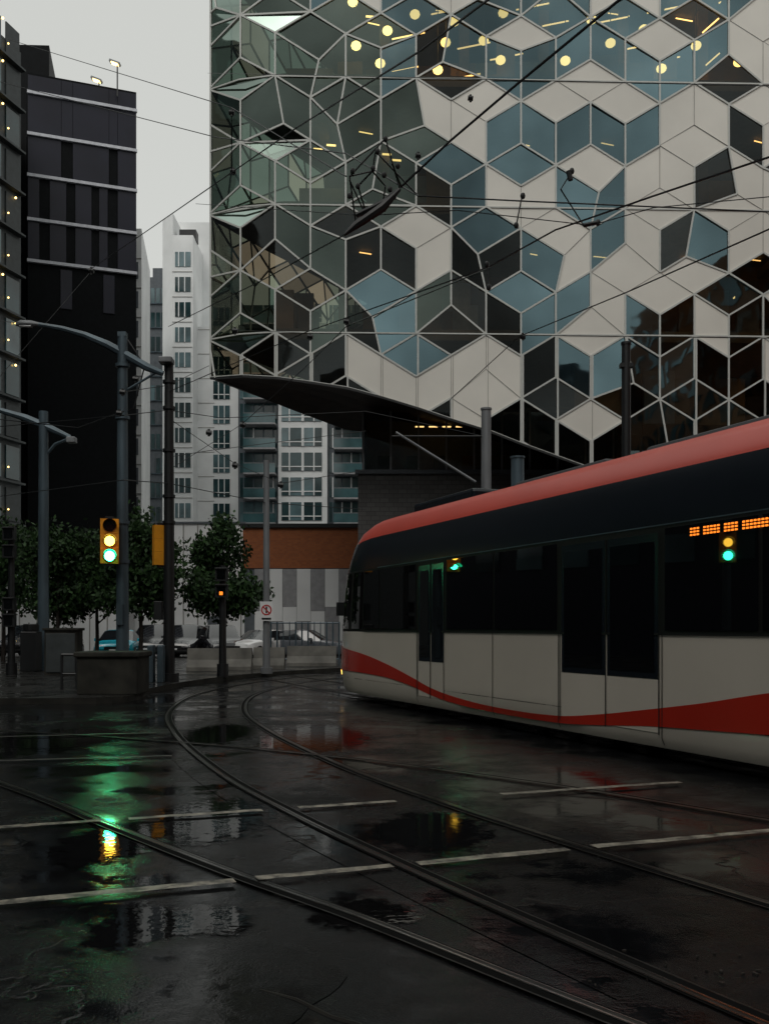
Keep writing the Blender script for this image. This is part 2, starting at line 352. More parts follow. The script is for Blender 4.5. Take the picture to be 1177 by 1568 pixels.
def facade(prefix,mapf,ulo,uhi,kb,rows,codef,parent):
    pan=MB();gl=MB();bars=MB(); edges={}
    for k in rows:
        cy=377+98.5*k; x0=421 if k%2==0 else 367
        for i in range(-16,14):
            cx=x0+108*i
            if cx+54<ulo or cx-54>uhi: continue
            code=codef(k,i); 
            j=random.choice([(0,0),(0,0),(0,0),(0,0),(13,8),(-13,8),(0,-12)])
            cells=hexcells(k,cx,cy,code,j)
            if code[1:] in('LLL','DDD') and random.random()<.7:
                q,c=cells[-1] if code[0]=='A' else cells[0]
                cells.remove((q,c)); cells+=[([q[1],q[2],q[3]],c),([q[3],q[0],q[1]],c)]
            for poly,c in cells:
                poly=clipH(poly,lambda p:ulo-p[0]); 
                if not poly: continue
                poly=clipH(poly,lambda p:p[0]-uhi)
                if not poly: continue
                polys=[poly]
                if kb and max(p[1] for p in poly)>560:
                    polys=[]
                    for (xa,ya),(xb,yb) in zip(kb[:-1],kb[1:]):
                        q=clipH(poly,lambda p:xa-p[0])
                        q=clipH(q,lambda p:p[0]-xb) if q else q
                        q=clipH(q,lambda p:p[1]-(ya+(yb-ya)*(p[0]-xa)/(xb-xa))) if q else q
                        if q: polys.append(q)
                elif not kb: 
                    q=clipH(poly,lambda p:p[1]-568); polys=[q] if q else []
                for q in polys:
                    q=clean(q)
                    if not q: continue
                    if c=='W': 
                        tx,ty=random.uniform(-.0003,.0003),random.uniform(-.0003,.0003); mx=sum(p[0] for p in q)/len(q); my=sum(p[1] for p in q)/len(q)
                        pan.face([mapf(p[0],p[1],.02+(p[0]-mx)*tx+(p[1]-my)*ty) for p in q],'panel')
                    else:
                        tx,ty=random.uniform(-.0007,.0007),random.uniform(-.0007,.0007); mx=sum(p[0] for p in q)/len(q); my=sum(p[1] for p in q)/len(q)
                        gl.face([mapf(p[0],p[1],(p[0]-mx)*tx+(p[1]-my)*ty) for p in q],'g'+c)
                    for a in range(len(q)):
                        p1=q[a];p2=q[(a+1)%len(q)]
                        key=tuple(sorted([(round(p1[0]),round(p1[1])),(round(p2[0]),round(p2[1]))]))
                        edges.setdefault(key,[]).append((c,p1,p2))
    for key,L in edges.items():
        c,p1,p2=L[0]; allw=all(x[0]=='W' for x in L)
        if allw: 
            bars.tube([mapf(*p1,.03),mapf(*p2,.03)],.014,'joint',4,tw=.785)
        else: bars.tube([mapf(*p1,.03),mapf(*p2,.03)],.056,'mull',4,tw=.785)
    for yy in (-279,-82,115,312,508):
        n=24; bars.tube([mapf(ulo+(uhi-ulo)*q/n,yy,.035) for q in range(n+1)],.045,'mull',4,tw=.785)
    pan.obj(prefix+'panels',parent); gl.obj(prefix+'glazing',parent); bars.obj(prefix+'mullions',parent)
lib=empty('library_building')
def cf(k,i):
    if k in T and 0<=i<8: return T[k][i]
    if i<0: return 'A'+('LLL' if k<0 else 'DDD')
    return random.choice('AY')+''.join(random.choice('WWGDW') for _ in range(3))
facade('front_',fmap,316,1500,KB,range(-8,5),cf,lib)
facade('side_',smap,-830,316,None,range(-8,3),lambda k,i:random.choice('AY')+random.choice(('LLL','DDL','DLL','DDD')),lib)
HL=lambda v:CH+(960-v)*PXM
mb=MB()
foot=[(-8.0,46.4),(-6.3,45.6),(-4.6,45.3),(27,46.2),(27,74),(8.6,74),(4.2,66.6),(-1.8,56.5),(-6.0,50)]
for v in (-440,-279,-82,115,312,508): mb.prism(foot,HL(v)-.25,HL(v)+.25,'slab')
mb.obj('floor_slabs',lib)
mb=MB(); mb.prism([(-1,54.5),(27,51.5),(27,52),(-.8,55)],HL(560),HL(-440),'intwall')
for x in range(0,26,4): mb.box((x,49.5,HL(60)),(.5,.5,HL(-440)-HL(560)),'intwall')
for i in range(110):
    f=random.choice((312,508,115,640)); x=random.uniform(-5,26); hh=random.uniform(1,3.6)
    if f==640 and x<10: continue
    mb.box((x,random.uniform(47.5,50.5),HL(f)+.25+hh/2),(random.uniform(.4,2.4),.3,hh),random.choice(['intwall','conc','slab','joint','intwall']))
for f in (115,312,508):
    for i in range(9):
        x=-3+i*3.3; mb.box((x,50,HL(f-197)-.7),(.5,5,.4),'slab')
mb.obj('interior',lib)
mb=MB(); mb.prism([(-8.1,46.3),(-4.9,45.2),(27.3,46),(27.3,74),(9,75),(4,67),(-2.2,56.7)],HL(-440),HL(-470),'panel'); mb.prism([(27.2,46),(27.5,46),(27.5,74),(27.2,74)],6,HL(-440),'panel'); mb.obj('roof_and_end_wall',lib)
mb=MB()
for (a,b) in [(593,47),(682,65),(770,20),(582,97),(670,107),(766,92),(934,66),(865,93),(695,33),(540,3),(1012,105),(1065,70),(905,30),(635,22),(740,62),(820,55),(1130,95),(985,45),(545,70)]:
    p=P(a,b,47.4); mb.sph(p,.25,'lampw',12,.8); mb.tube([p,(p.x,p.y,HL(-82)-.25)],.02,'black',4)
mb.obj('pendant_lamps',lib)
mb=MB()
def slash(a,b,c,d2,z=48.6): 
    L=min(50,max(16,abs(c-a))); s_=-.20 if a<1050 else -.62
    mb.tube([P(a,b,z),P(a+L*(1 if a<1050 else .7),b+L*s_,z)],.038,'lamps',5)
for q in [(700,75,750,68),(790,15,850,5),(860,120,905,110),(1075,50,1110,15),(750,92,800,100),(1000,95,1040,85),(830,40,870,30),(915,35,960,55),(1150,20,1170,5),
  (1070,432,1100,415),(1122,457,1150,443),(600,60,650,52),(700,120,735,116),(1100,5,1130,-5),(990,20,1040,12),(960,75,1000,62),(1080,100,1110,80),(660,22,720,14),(600,110,640,100),(900,8,940,0)]: slash(*q)
for f in (-82,115,312):
    for i in range(7):
        x=-1+i*4+random.uniform(-.5,.5); y=random.uniform(49,50.8); mb.tube([(x,y,HL(f)-.4),(x+random.uniform(.5,1.3),y+.25,HL(f)-.4)],.030,'lamps',5)
for (a,b) in [(500,222),(585,236),(600,245),(520,330),(560,25),(480,228)]:
    mb.tube([P(a,b,49),P(a+14,b+1,49)],.05,'lamps',5)
for x in (1.6,2.3,3.0,3.7): mb.tube([(x,50.9,12.0),(x+.45,50.9,12.0)],.035,'lamps',5)
mb.obj('strip_lamps',lib)
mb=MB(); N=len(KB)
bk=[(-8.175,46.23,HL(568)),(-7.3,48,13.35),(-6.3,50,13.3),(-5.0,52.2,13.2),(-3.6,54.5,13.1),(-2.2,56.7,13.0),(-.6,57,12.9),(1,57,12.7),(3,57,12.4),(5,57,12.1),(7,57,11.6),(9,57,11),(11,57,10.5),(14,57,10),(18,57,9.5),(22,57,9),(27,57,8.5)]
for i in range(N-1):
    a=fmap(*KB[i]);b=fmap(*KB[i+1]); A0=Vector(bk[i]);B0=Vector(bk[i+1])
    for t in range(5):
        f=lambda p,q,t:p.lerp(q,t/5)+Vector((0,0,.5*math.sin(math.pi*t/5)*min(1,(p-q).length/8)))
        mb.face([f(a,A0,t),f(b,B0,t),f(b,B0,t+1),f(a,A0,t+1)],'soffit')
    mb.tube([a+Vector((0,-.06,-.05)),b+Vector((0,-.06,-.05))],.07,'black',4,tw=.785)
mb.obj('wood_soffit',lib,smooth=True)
mb=MB(); mb.prism([(-1.35,50),(30,50),(30,72),(5,72),(-1.35,60)],0,9.4,'cmu'); mb.prism([(-1.5,49.8),(30,49.8),(30,50),(-1.5,50)],9.4,9.6,'condg'); 
mb.obj('podium_wall',lib)
mb=MB(); x=-1.1
mb.face([(-1.1,50.2,9.65),(14,50.2,9.65),(14,50.2,12.6),(-1.1,50.2,12.6)],'gC')
mb.face([(-1.1,50.2,9.65),(-1.1,56,9.65),(-1.1,56,12.6),(-1.1,50.2,12.6)],'gC')
while x<14: mb.box((x,50.12,11.1),(.09,.14,3.1),'greyp'); x+=1.42
mb.box((6.0,53.4,11.1),(14,.2,3.4),'greyp'); mb.box((-1.0,53.6,11.1),(.12,5,3.4),'condg')
for i in range(9): mb.box((i*1.5,52.5,10.2),(.7,.3,1.1),random.choice(['conc','intwall','cond']))
mb.obj('clerestory_glazing',lib)

# ---------------- other buildings
def win_grid(mb,x0,x1,z0,z1,y,nx,pitch,fr,wm,fm,hfrac=.6,mull=True):
    w=(x1-x0)/nx; z=z0
    while z+pitch<=z1+.01:
        for i in range(nx):
            a=x0+w*i+w*(1-fr)/2; b=a+w*fr; zz=z+pitch*(1-hfrac)/2; h=pitch*hfrac
            m=random.choice(wm); mb.box(((a+b)/2,y-.01,zz+h/2),(b-a,.10,h),m)
            if mull: mb.box(((a+b)/2,y-.05,zz+h/2),(.09,.12,h),fm)
            mb.box(((a+b)/2,y-.1,zz-.05),(b-a+.2,.2,.1),fm)
        z+=pitch
tw=empty('dark_office_tower'); a=Vector((-29.1,80));b=Vector((-21.0,83.0)); dv=(b-a); ln=dv.length; du=dv/ln; rz=math.atan2(du.y,du.x)
def tpt(s,off): q=a+du*s+Vector((du.y,-du.x))*off; return q
mb=MB(); pr=[a,b,b+Vector((-7,22)),a+Vector((-9,22))]; pr=[(q.x,q.y) for q in pr]
mb.prism(pr,0,46.9,'blackw')
mb.prism([(-32.5,82),(-28.1,82.2),(-31,95),(-37,95)],0,50.4,'blackw')
mb.obj('walls',tw)
mb=MB()
hs=[46.8]+[CH+k*80.5/F for k in (813,750,687,620,557)]
for i in range(5):
    h0=hs[i+1]; h1=hs[i]; 
    segs=[(0,2.6,'navy'),(2.6,3.5,'blackw' if i>1 else 'navy'),(3.5,6.4,'navy'),(6.4,7.1,'blackw' if i>1 else 'navy'),(7.1,ln,'navy')]
    if i>=3: segs=[(0,.9,'navy'),(.9,1.7,'blackw'),(1.7,3.0,'navy'),(3.0,3.7,'blackw'),(3.7,5.0,'navy'),(5.0,5.6,'blackw'),(5.6,6.3,'navy'),(6.3,7.1,'blackw'),(7.1,ln,'navy')]
    for s0,s1,m in segs:
        if m=='blackw': continue
        q=tpt((s0+s1)/2,.06); mb.box((q.x,q.y,(h0+h1)/2),(s1-s0-.03,.1,h1-h0-.25),m,rz)
for s0 in (2.6,6.0):
    q=tpt(s0+.4,.05); mb.box((q.x,q.y,hs[5]-2.0),(.9,.08,3.2),'navy',rz)
mb.obj('cladding',tw)
mb=MB()
for h in hs[1:]:
    q=tpt(ln/2,.15); mb.box((q.x,q.y,h),(ln+.1,.3,.24),'line',rz)
mb.obj('ledges',tw)
mb=MB()
for (px,py,x2) in ((180,98,1),(152,124,0)):
    q=P(px,py,82); mb.tube([(q.x,q.y,46),(q.x,q.y,q.z)],.06,'black'); mb.box((q.x-.2,q.y,q.z+.1),(.9,.5,.16),'steelp',R=Matrix.Rotation(.35,3,'Y')); mb.box((q.x-.2,q.y-.05,q.z-.02),(.6,.4,.08),'lampw',R=Matrix.Rotation(.35,3,'Y'))
mb.obj('roof_floodlights',tw)
bl=empty('apartment_block'); mb=MB()
mb.prism([(-60,66),(-27.0,66),(-25.95,70),(-36,93),(-60,92)],0,CH+905*68/F,'aptw'); mb.obj('walls',bl)
mb=MB(); z=3
while z<42:
    for x in [-28.0,-29.6,-31.2,-32.8,-34.4]:
        mb.box((x,65.95,z+1.3),(1.2,.1,2.2),random.choice(['cwin','cwin2','cwin']))
    mb.box((-31,65.6,z-.1),(9,.8,.2),'concd')
    p1=Vector((-27.0,66,0));p2=Vector((-25.95,70,0)); an=math.atan2(4,1.05)
    for t in (.25,.75):
        q=p1.lerp(p2,t); mb.box((q.x+.04,q.y-.02,z+1.3),(1.5,.1,2.3),random.choice(['cwin','cwin','cwin2','aptw']),an)
    q=p1.lerp(p2,.5); mb.box((q.x+.22,q.y-.06,z-.1),(4.1,.4,.14),'aptw',an)
    if random.random()<.85: 
        q=p1.lerp(p2,random.choice((.2,.45,.8))); mb.sph((q.x+.2,q.y-.15,z+2.3),.08,'lampw',8)
        q=p1.lerp(p2,random.choice((.3,.6))); mb.sph((q.x+.2,q.y-.15,z+.9),.06,'lampw',8)
    z+=2.95
mb.obj('windows_and_balconies',bl)
mb=MB(); x0=(200-588.5)/F*100; x1=(217-588.5)/F*100
mb.prism([(x0-6,100),(x1,100),(x1-2,112),(x0-6,112)],0,CH+610*100/F,'cond'); z=2
while z<40: mb.box((x1-.45,99.97,z),(.25,.06,1.7),'condg'); mb.box((x1-.5,99.95,z+1.2),(1.0,.08,.06),'joint'); z+=3
mb.obj('concrete_slab_tower')
cd=empty('condominium_tower'); Z=120; X=lambda px:(px-588.5)/F*Z; Hc=lambda py:CH+(960-py)*Z/F
mb=MB()
mb.prism([(X(217),Z+1),(X(254),Z+1),(X(254),Z+20),(X(217),Z+20)],0,Hc(420),'condg')
mb.prism([(X(252),Z-1),(X(273),Z-3),(X(273),Z+20),(X(252),Z+20)],0,Hc(342),'cond')
mb.prism([(X(273),Z-3),(X(303),Z-3),(X(303),Z+20),(X(273),Z+20)],0,Hc(375),'cond')
mb.prism([(X(262),Z+3),(X(330),Z+3),(X(330),Z+20),(X(262),Z+20)],0,Hc(325),'cond')
mb.prism([(X(303),Z),(X(560),Z),(X(560),Z+20),(X(303),Z+20)],0,Hc(500),'cond')
mb.prism([(X(366),Z-.6),(X(428),Z-.6),(X(428),Z),(X(366),Z)],0,Hc(500),'condg')
mb.prism([(X(502),Z-.6),(X(560),Z-.6),(X(560),Z),(X(502),Z)],0,Hc(500),'condg')
mb.prism([(X(428),Z-1.4),(X(502),Z-1.4),(X(502),Z),(X(428),Z)],0,Hc(500),'cond')
mb.box((X(236),Z+3,Hc(410)),(1.4,1.4,1.6),'condg'); mb.box((X(292),Z-1,Hc(368)),(2,1.6,1.2),'black')
mb.obj('walls',cd)
mb=MB()
win_grid(mb,X(219),X(252),2,Hc(428),Z+1,4,3,.72,['cwin','condg','cwin2','cwin'],'steel',.62,False)
z=2.0
while z<Hc(395):
    mb.box(((X(275)+X(301))/2,Z-3.02,z+1.5),(X(299)-X(276),.12,1.75),random.choice(['cwin','cwin2','cwin'])) 
    for px in (282,291): mb.box((X(px),Z-3.1,z+1.5),(.12,.1,1.75),'cond')
    mb.box((X(287),Z-3.03,z+.02),(2.4,.08,.06),'joint')
    z+=3
z=2.0
while z<Hc(480):
    mb.box(((X(327)+X(352))/2,Z-.02,z+1.6),(X(352)-X(327),.16,2.2),random.choice(['cwin','cwin2','cwin']))
    for px in (335,344): mb.box((X(px),Z-.12,z+1.6),(.1,.1,2.2),'cond')
    mb.box((X(339),Z-.12,z+1.05),(2.0,.1,.1),'cond')
    mb.box((X(316),Z-.02,z+.02),(2.0,.06,.06),'joint')
    for pa,pb in ((433,445),(446,464),(466,482),(483,494)): mb.box(((X(pa)+X(pb))/2,Z-1.42,z+1.6),(X(pb)-X(pa)-.03,.16,2.2),random.choice(['cwin','cwin2','cwin2']))
    for px in (445,464,466,482): mb.box((X(px),Z-1.52,z+1.6),(.14,.1,2.2),'cond')
    mb.box((X(463),Z-1.53,z+1.0),(4.8,.1,.12),'cond')
    for (pa,pb) in ((367,427),(503,559)):
        w=X(pb)-X(pa); cx=(X(pa)+X(pb))/2
        mb.box((cx,Z-.62,z+1.6),(w-.3,.14,2.4),random.choice(['cwin','cwin','cwin2']))
        for k in range(4): mb.box((X(pa)+w*(k+.5)/4,Z-.72,z+1.6),(.14,.1,2.4),random.choice(['cond','steel']))
        if random.random()<.4: mb.box((cx+random.uniform(-1.5,1.5),Z-1.4,z+.6),(.7,.4,.8),random.choice(['cond','brick','black']))
        mb.box((cx+.3,Z-1.5,z+.05),(w*.8,1.9,.20),'greyp')
        mb.box((cx+.3,Z-2.42,z+.7),(w*.8,.05,1.1),'balc')
        mb.box((cx+.3,Z-2.42,z+1.28),(w*.8,.09,.08),'steelp')
    z+=3
mb.obj('windows_and_balconies',cd)
bb=empty('brick_building'); Z=60; X=lambda px:(px-588.5)/F*Z; Hc=lambda py:CH+(960-py)*Z/F
mb=MB(); mb.prism([(X(372),Z),(X(620),Z),(X(620),Z+14),(X(372),Z+14)],Hc(870),Hc(808),'brick'); mb.prism([(X(372)-.15,Z-.15),(X(620),Z-.15),(X(620),Z+14),(X(372)-.15,Z+14)],Hc(808),Hc(802),'black')
mb.prism([(X(390),Z+3),(X(530),Z+3),(X(530),Z+12),(X(390),Z+12)],Hc(802),Hc(795),'condg'); 
mb.prism([(X(374),Z+.1),(X(620),Z+.1),(X(620),Z+14),(X(374),Z+14)],0,Hc(870),'condg'); mb.obj('walls',bb)
mb=MB(); x=X(390); k=0
while x<X(560):
    sp=random.choice((.45,.62,.5)); 
    c1,c2=(('cond','greyp') if k%2 else ('greyp','cond'))
    h=Hc(870)-.05; mb.box((x+.42,Z+.04,h*(1-sp/2)),(.84,.12,h*sp),c1); mb.box((x+.42,Z+.04,h*(1-sp)/2),(.84,.12,h*(1-sp)-.02),c2)
    x+=.86; k+=1
mb.obj('striped_cladding',bb)
wb=empty('white_warehouse'); mb=MB(); Z=64; X=lambda px:(px-588.5)/F*Z; Hc=lambda py:CH+(960-py)*Z/F
mb.prism([(X(206),Z),(X(376),Z),(X(376),Z+12),(X(206),Z+12)],0,Hc(802),'cond'); mb.prism([(X(-300),Z-2),(X(206),Z-2),(X(206),Z+12),(X(-300),Z+12)],0,Hc(885),'cond')
mb.prism([(X(206)-.1,Z-.1),(X(376),Z-.1),(X(376),Z+12),(X(206)-.1,Z+12)],Hc(802),Hc(799),'condg'); mb.obj('walls',wb)
mb=MB(); 
for px in range(215,376,22): mb.box((X(px),Z-.03,Hc(802)/2),(.05,.08,Hc(802)),'joint')
for px in range(-290,200,26): mb.box((X(px),Z-2.03,Hc(885)/2),(.05,.08,Hc(885)),'joint')
mb.box((X(330),Z-.05,1.2),(1,.1,2.2),'condg'); mb.obj('panel_joints_and_door',wb)
def block(name,x0,x1,y0,y1,h,wall):
    e=empty(name); mb=MB(); mb.prism([(x0,y0),(x1,y0),(x1,y1),(x0,y1)],0,h,wall); mb.obj('walls',e)
    mb=MB(); z=4.5
    while z<h-2:
        n=int((y1-y0)/3)
        for i in range(n):
            for xx in (x0,x1): mb.box((xx,y0+(i+.5)*(y1-y0)/n,z+1.2),(.2,1.7,1.9),random.choice(['cwin','cwin2','cwin']))
        n=int((x1-x0)/3)
        for i in range(n): mb.box((x0+(i+.5)*(x1-x0)/n,y1,z+1.2),(1.7,.2,1.9),random.choice(['cwin','cwin2','cwin']))
        z+=3.6
    mb.obj('windows',e)
block('offscreen_dark_block',-62,-30,-8,46,44,'navy')  # unseen blocks, added to darken tram-glass reflections and sky light on the ground
block('offscreen_dark_block',-60,-12,-60,-26,40,'condg')
block('offscreen_dark_block',-4,42,-70,-30,30,'condg')
block('offscreen_dark_block',32,60,-24,38,34,'brick')

# ---------------- street poles
H=P
def signal(mb,c,face,lit=(0,1,1),visor=.22):
    f=Vector((face[0],face[1],0)).normalized()
    rt=Vector((-f.y,f.x,0)); R=Matrix((( rt.x,f.x,0),(rt.y,f.y,0),(0,0,1)))
    c=Vector(c)
    for i in range(3):
        cc=c+Vector((0,0,.36*(1-i))); mb.box(cc,(.43,.20,.355),'yellow',R=R)
        lens=['lensoff','amber','green'][i] if lit[i] or i==0 else 'lensoff'
        o=cc+f*.10; mb.tube([o,o+f*.03],.135,'black',16); mb.tube([o+f*.03,o+f*.045],.12,lens,16)
        n=14; r=.16
        for j in range(n):
            a0=math.radians(-20+220*j/n);a1=math.radians(-20+220*(j+1)/n)
            p=lambda a,d,rr:o+rt*math.cos(a)*rr+Vector((0,0,math.sin(a)*rr))+f*d
            mb.face([p(a0,0,r),p(a1,0,r),p(a1,visor,r),p(a0,visor,r)],'yellow')
            mb.face([p(a0,0,r-.008),p(a0,visor,r-.008),p(a1,visor,r-.008),p(a1,0,r-.008)],'black')
    mb.box(c+Vector((0,0,.57)),(.2,.12,.06),'black',R=R); mb.box(c-Vector((0,0,.57)),(.2,.12,.06),'black',R=R)
MZ=24.0
mast=empty('traffic_signal_mast'); mx=(188-588.5)/F*MZ; mb=MB()
mb.tube([(mx,MZ,.1),(mx,MZ,4),(mx,MZ,H(0,515,MZ).z)],0,'steel',12,rs=[.165,.145,.12])
mb.tube([(mx,MZ,.1),(mx,MZ,.2)],.27,'steel',12); mb.box((mx,MZ,H(0,513,MZ).z),(.2,.2,.12),'steel')
for py in (560,640,800,860): mb.tube([(mx,MZ,H(0,py,MZ).z-.04),(mx,MZ,H(0,py,MZ).z+.04)],.18,'steel',12)
mb.box((mx-.02,MZ-.17,1.9),(.16,.1,.5),'steel')
mb.obj('pole',mast,smooth=True)
mb=MB()
arm=[H(60,497,MZ),H(95,503,MZ),H(130,513,MZ),H(165,528,MZ),H(190,542,MZ),H(225,562,MZ),H(250,572,MZ)]
mb.tube(arm,0,'steel',8,rs=[.055,.065,.08,.10,.11,.10,.065]); mb.tube([H(190,600,MZ),H(240,570,MZ)],.03,'steel',6)
mb.tube([H(196,520,MZ),H(222,560,MZ),H(205,625,MZ),H(186,635,MZ)],.018,'black',5)
mb.obj('bracket_arm',mast,smooth=True)
mb=MB(); c=H(42,497,MZ)
pts=[c+Vector((-.28,0,0)),c+Vector((-.16,0,.02)),c+Vector((.1,0,.02)),c+Vector((.34,0,0))]; mb.tube(pts,0,'steelp',10,rs=[.03,.09,.08,.04])
mb.box(H(40,499.5,MZ),(.28,.12,.03),'cond') ; mb.obj('lamp_head',mast,smooth=True)
mb=MB(); sc=H(168,829,23.6); signal(mb,sc,(.30,-1)); mb.tube([sc+Vector((0,.12,.40)),(mx,MZ,sc.z+.4)],.03,'steel'); mb.tube([sc+Vector((0,.12,-.40)),(mx,MZ,sc.z-.4)],.03,'steel'); mb.obj('signal_head',mast)
m2=empty('traffic_signal_mast'); mb=MB(); mb.tube([(-12.1,18.3,0),(-12.1,18.3,6)],0,'steel',10,rs=[.13,.1]); mb.obj('pole',m2); mb=MB(); signal(mb,(-11.75,18.1,3.9),(.8,-.5)); mb.tube([(-11.8,18.2,4.3),(-12.1,18.3,4.3)],.03,'steel'); mb.obj('signal_head',m2)
bp=empty('utility_pole'); z=26.5; bx=(259-588.5)/F*z; mb=MB()
mb.tube([(bx,z,.1),(bx,z,H(0,552,z).z)],0,'black',12,rs=[.16,.12]); mb.tube([(bx,z,.1),(bx,z,.35)],.27,'black',12)
for py in (585,625,690,760,800): mb.tube([(bx,z,H(0,py,z).z-.04),(bx,z,H(0,py,z).z+.04)],.17,'black',12)
mb.obj('pole',bp,smooth=True)
mb=MB(); c=H(258,556,z); mb.box(c+Vector((-.02,-.15,.02)),(.36,.4,.16),'steelp'); mb.box(c+Vector((0,0,-.15)),(.2,.2,.2),'black'); mb.obj('camera_box',bp,bevel=.03)
mb=MB(); signal(mb,H(247,835,z),(-.5,.9),(0,0,0),.16); mb.tube([H(247,812,z),H(259,812,z)],.03,'black'); mb.tube([H(247,858,z),H(259,858,z)],.03,'black'); mb.obj('signal_head',bp)
mb=MB(); mb.box(H(243,935,z),(.22,.2,.5),'black'); mb.tube([H(243,935,z),(bx,z,H(0,935,z).z)],.03,'black'); mb.obj('push_button_box',bp,bevel=.01)
lp=empty('street_lamp'); z=33; lx=(67-588.5)/F*z; mb=MB(); mb.tube([(lx,z,.1),(lx,z,H(0,630,z).z)],0,'steel',12,rs=[.2,.15]); mb.tube([(lx,z,.1),(lx,z,.3)],.32,'steel',12)
mb.tube([H(-40,622,z),H(0,628,z),H(40,640,z),H(75,655,z),H(108,670,z)],0,'steel',8,rs=[.07,.09,.12,.13,.08]); mb.tube([H(68,700,z),H(85,680,z),H(105,672,z)],.05,'steel')
mb.obj('pole',lp,smooth=True); mb=MB(); mb.box(H(110,674,z),(.3,.3,.2),'steelp'); mb.box(H(-46,622,z),(.6,.3,.12),'steelp'); mb.obj('lamp_head',lp,bevel=.03)
sp=empty('sign_pole'); z=31.5; sx=(408-588.5)/F*z; mb=MB(); mb.tube([(sx,z,.1),(sx,z,H(0,705,z).z)],0,'steelp',10,rs=[.12,.09]); mb.tube([(sx,z,.1),(sx,z,.3)],.2,'steelp',10); mb.obj('pole',sp,smooth=True)
mb=MB(); c=H(409,936,z)+Vector((0,-.16,0)); mb.box(c,(.42,.03,.62),'cond')
n=20; cc=c+Vector((0,-.025,.04))
for j in range(n):
    a0=2*math.pi*j/n;a1=2*math.pi*(j+1)/n; q=lambda a,r:cc+Vector((math.cos(a)*r,0,math.sin(a)*r)); mb.face([q(a0,.13),q(a1,.13),q(a1,.17),q(a0,.17)],'sred')
mb.box(cc,(.30,.006,.035),'sred',R=Matrix.Rotation(.78,3,'Y')); mb.box(cc+Vector((0,.004,0)),(.05,.006,.2),'black'); mb.box(c+Vector((0,-.02,-.24)),(.3,.006,.06),'black'); mb.obj('sign',sp)
def pedpole(px,pb,ptop,hp,hand=False):
    e=empty('pedestrian_signal'); z=CH*F/(pb-960); x=(px-588.5)/F*z; mb=MB(); mb.tube([(x,z,.08),(x,z,H(0,ptop,z).z)],0,'black',10,rs=[.12,.09]); mb.tube([(x,z,.1),(x,z,.5)],.17,'black',10); mb.obj('pole',e,smooth=True)
    mb=MB()
    for p in hp:
        c=H(px,p,z); mb.box(c+Vector((0,-.16,0)),(.36,.22,.4),'black'); mb.box(c+Vector((0,-.30,.17)),(.36,.12,.02),'black'); mb.box(c+Vector((0,-.275,-.01)),(.26,.01,.28),'tglass')
    if hand: mb.box(H(px,hp[-1]+4,z)+Vector((0,-.29,0)),(.1,.01,.1),'red_led')
    mb.obj('signal_heads',e,bevel=.01)
pedpole(341,1042,866,(880,905),True)
pedpole(18,1040,806,(818,845,925,950))
for (px,py,z,r,m) in ((744,628,30,.15,'steelp'),(792,702,30,.2,'steel'),(958,528,24,.11,'black')):
    x=(px-588.5)/F*z; mb=MB(); mb.tube([(x,z,0),(x,z,H(0,py,z).z)],0,m,12,rs=[r*1.1,r]); mb.tube([(x,z,H(0,py,z).z),(x,z,H(0,py,z).z+.06)],r*1.15,m,12); mb.tube([(x,z,0),(x,z,.3)],r*1.7,m,12); 
    if px==958: mb.box((x,z,H(0,560,z).z),(.3,.2,.1),m)
    mb.obj('catenary_pole',smooth=True)
mb=MB(); mb.tube([P(606,662,30),P(728,738,30)],.04,'steelp'); mb.tube([P(600,668,30),P(744,668,30)],.03,'black'); mb.obj('bracket_arm_strut')
pb=MB(); z=21.3; x0=(116-588.5)/F*z;x1=(214-588.5)/F*z
pb.box(((x0+x1)/2,z+.5,.58),(x1-x0-.08,1.1,.92),'concd'); pb.box(((x0+x1)/2,z+.5,1.0),(x1-x0+.04,1.22,.12),'concd'); pb.obj('concrete_planter',bevel=.03)
mb=MB(); z=23
for px in (95,118): x=(px-588.5)/F*z; mb.tube([(x,z,.1),(x,z,.95)],.035,'black')
mb.tube([((95-588.5)/F*z,z,.95),((118-588.5)/F*z,z,.95)],.035,'black'); mb.tube([((95-588.5)/F*z,z,.5),((118-588.5)/F*z,z,.5)],.025,'black')
mb.obj('bicycle_rack')
mb=MB()
for px in (232,247):
    z=26; x=(px-588.5)/F*z; mb.box((x,z,.62),(.16,.3,1.0),'steel')
mb.obj('parking_meter_boxes',bevel=.03)
mb=MB(); c=G(98,1034,.1); mb.box((c.x,c.y,.80),(1.0,.6,1.4),'concd'); mb.box((c.x,c.y-.32,.8),(.9,.03,1.2),'aptw'); mb.box((c.x,c.y,1.53),(1.1,.7,.08),'concd'); mb.obj('utility_cabinet',bevel=.02)
mb=MB(); c=G(48,1030,.1); mb.box((c.x,c.y,.8),(.55,.5,1.3),'black'); mb.tube([(c.x,c.y,1.45),(c.x,c.y,1.7)],.25,'black',12); mb.obj('litter_bin',bevel=.03)
def barrier(px0,px1,z):
    x0=(px0-588.5)/F*z;x1=(px1-588.5)/F*z; mb=MB()
    pr=[(-.3,.13),(-.3,.25),(-.14,.5),(-.09,.88),(.09,.88),(.14,.5),(.3,.25),(.3,.13)]
    i=len(pr)
    for a in range(i):
        p,q=pr[a],pr[(a+1)%i]; mb.face([(x0,z+p[0],p[1]),(x1,z+p[0],p[1]),(x1,z+q[0],q[1]),(x0,z+q[0],q[1])],'conc')
    mb.face([(x0,z+p[0],p[1]) for p in pr],'conc'); mb.face([(x1,z+p[0],p[1]) for p in reversed(pr)],'conc')
    mb.obj('concrete_barrier',recalc=True)
barrier(288,338,33); barrier(342,386,33.6); barrier(389,436,34.6); barrier(440,515,37)
mb=MB(); z=38; x=(415-588.5)/F*z; xe=(520-588.5)/F*z
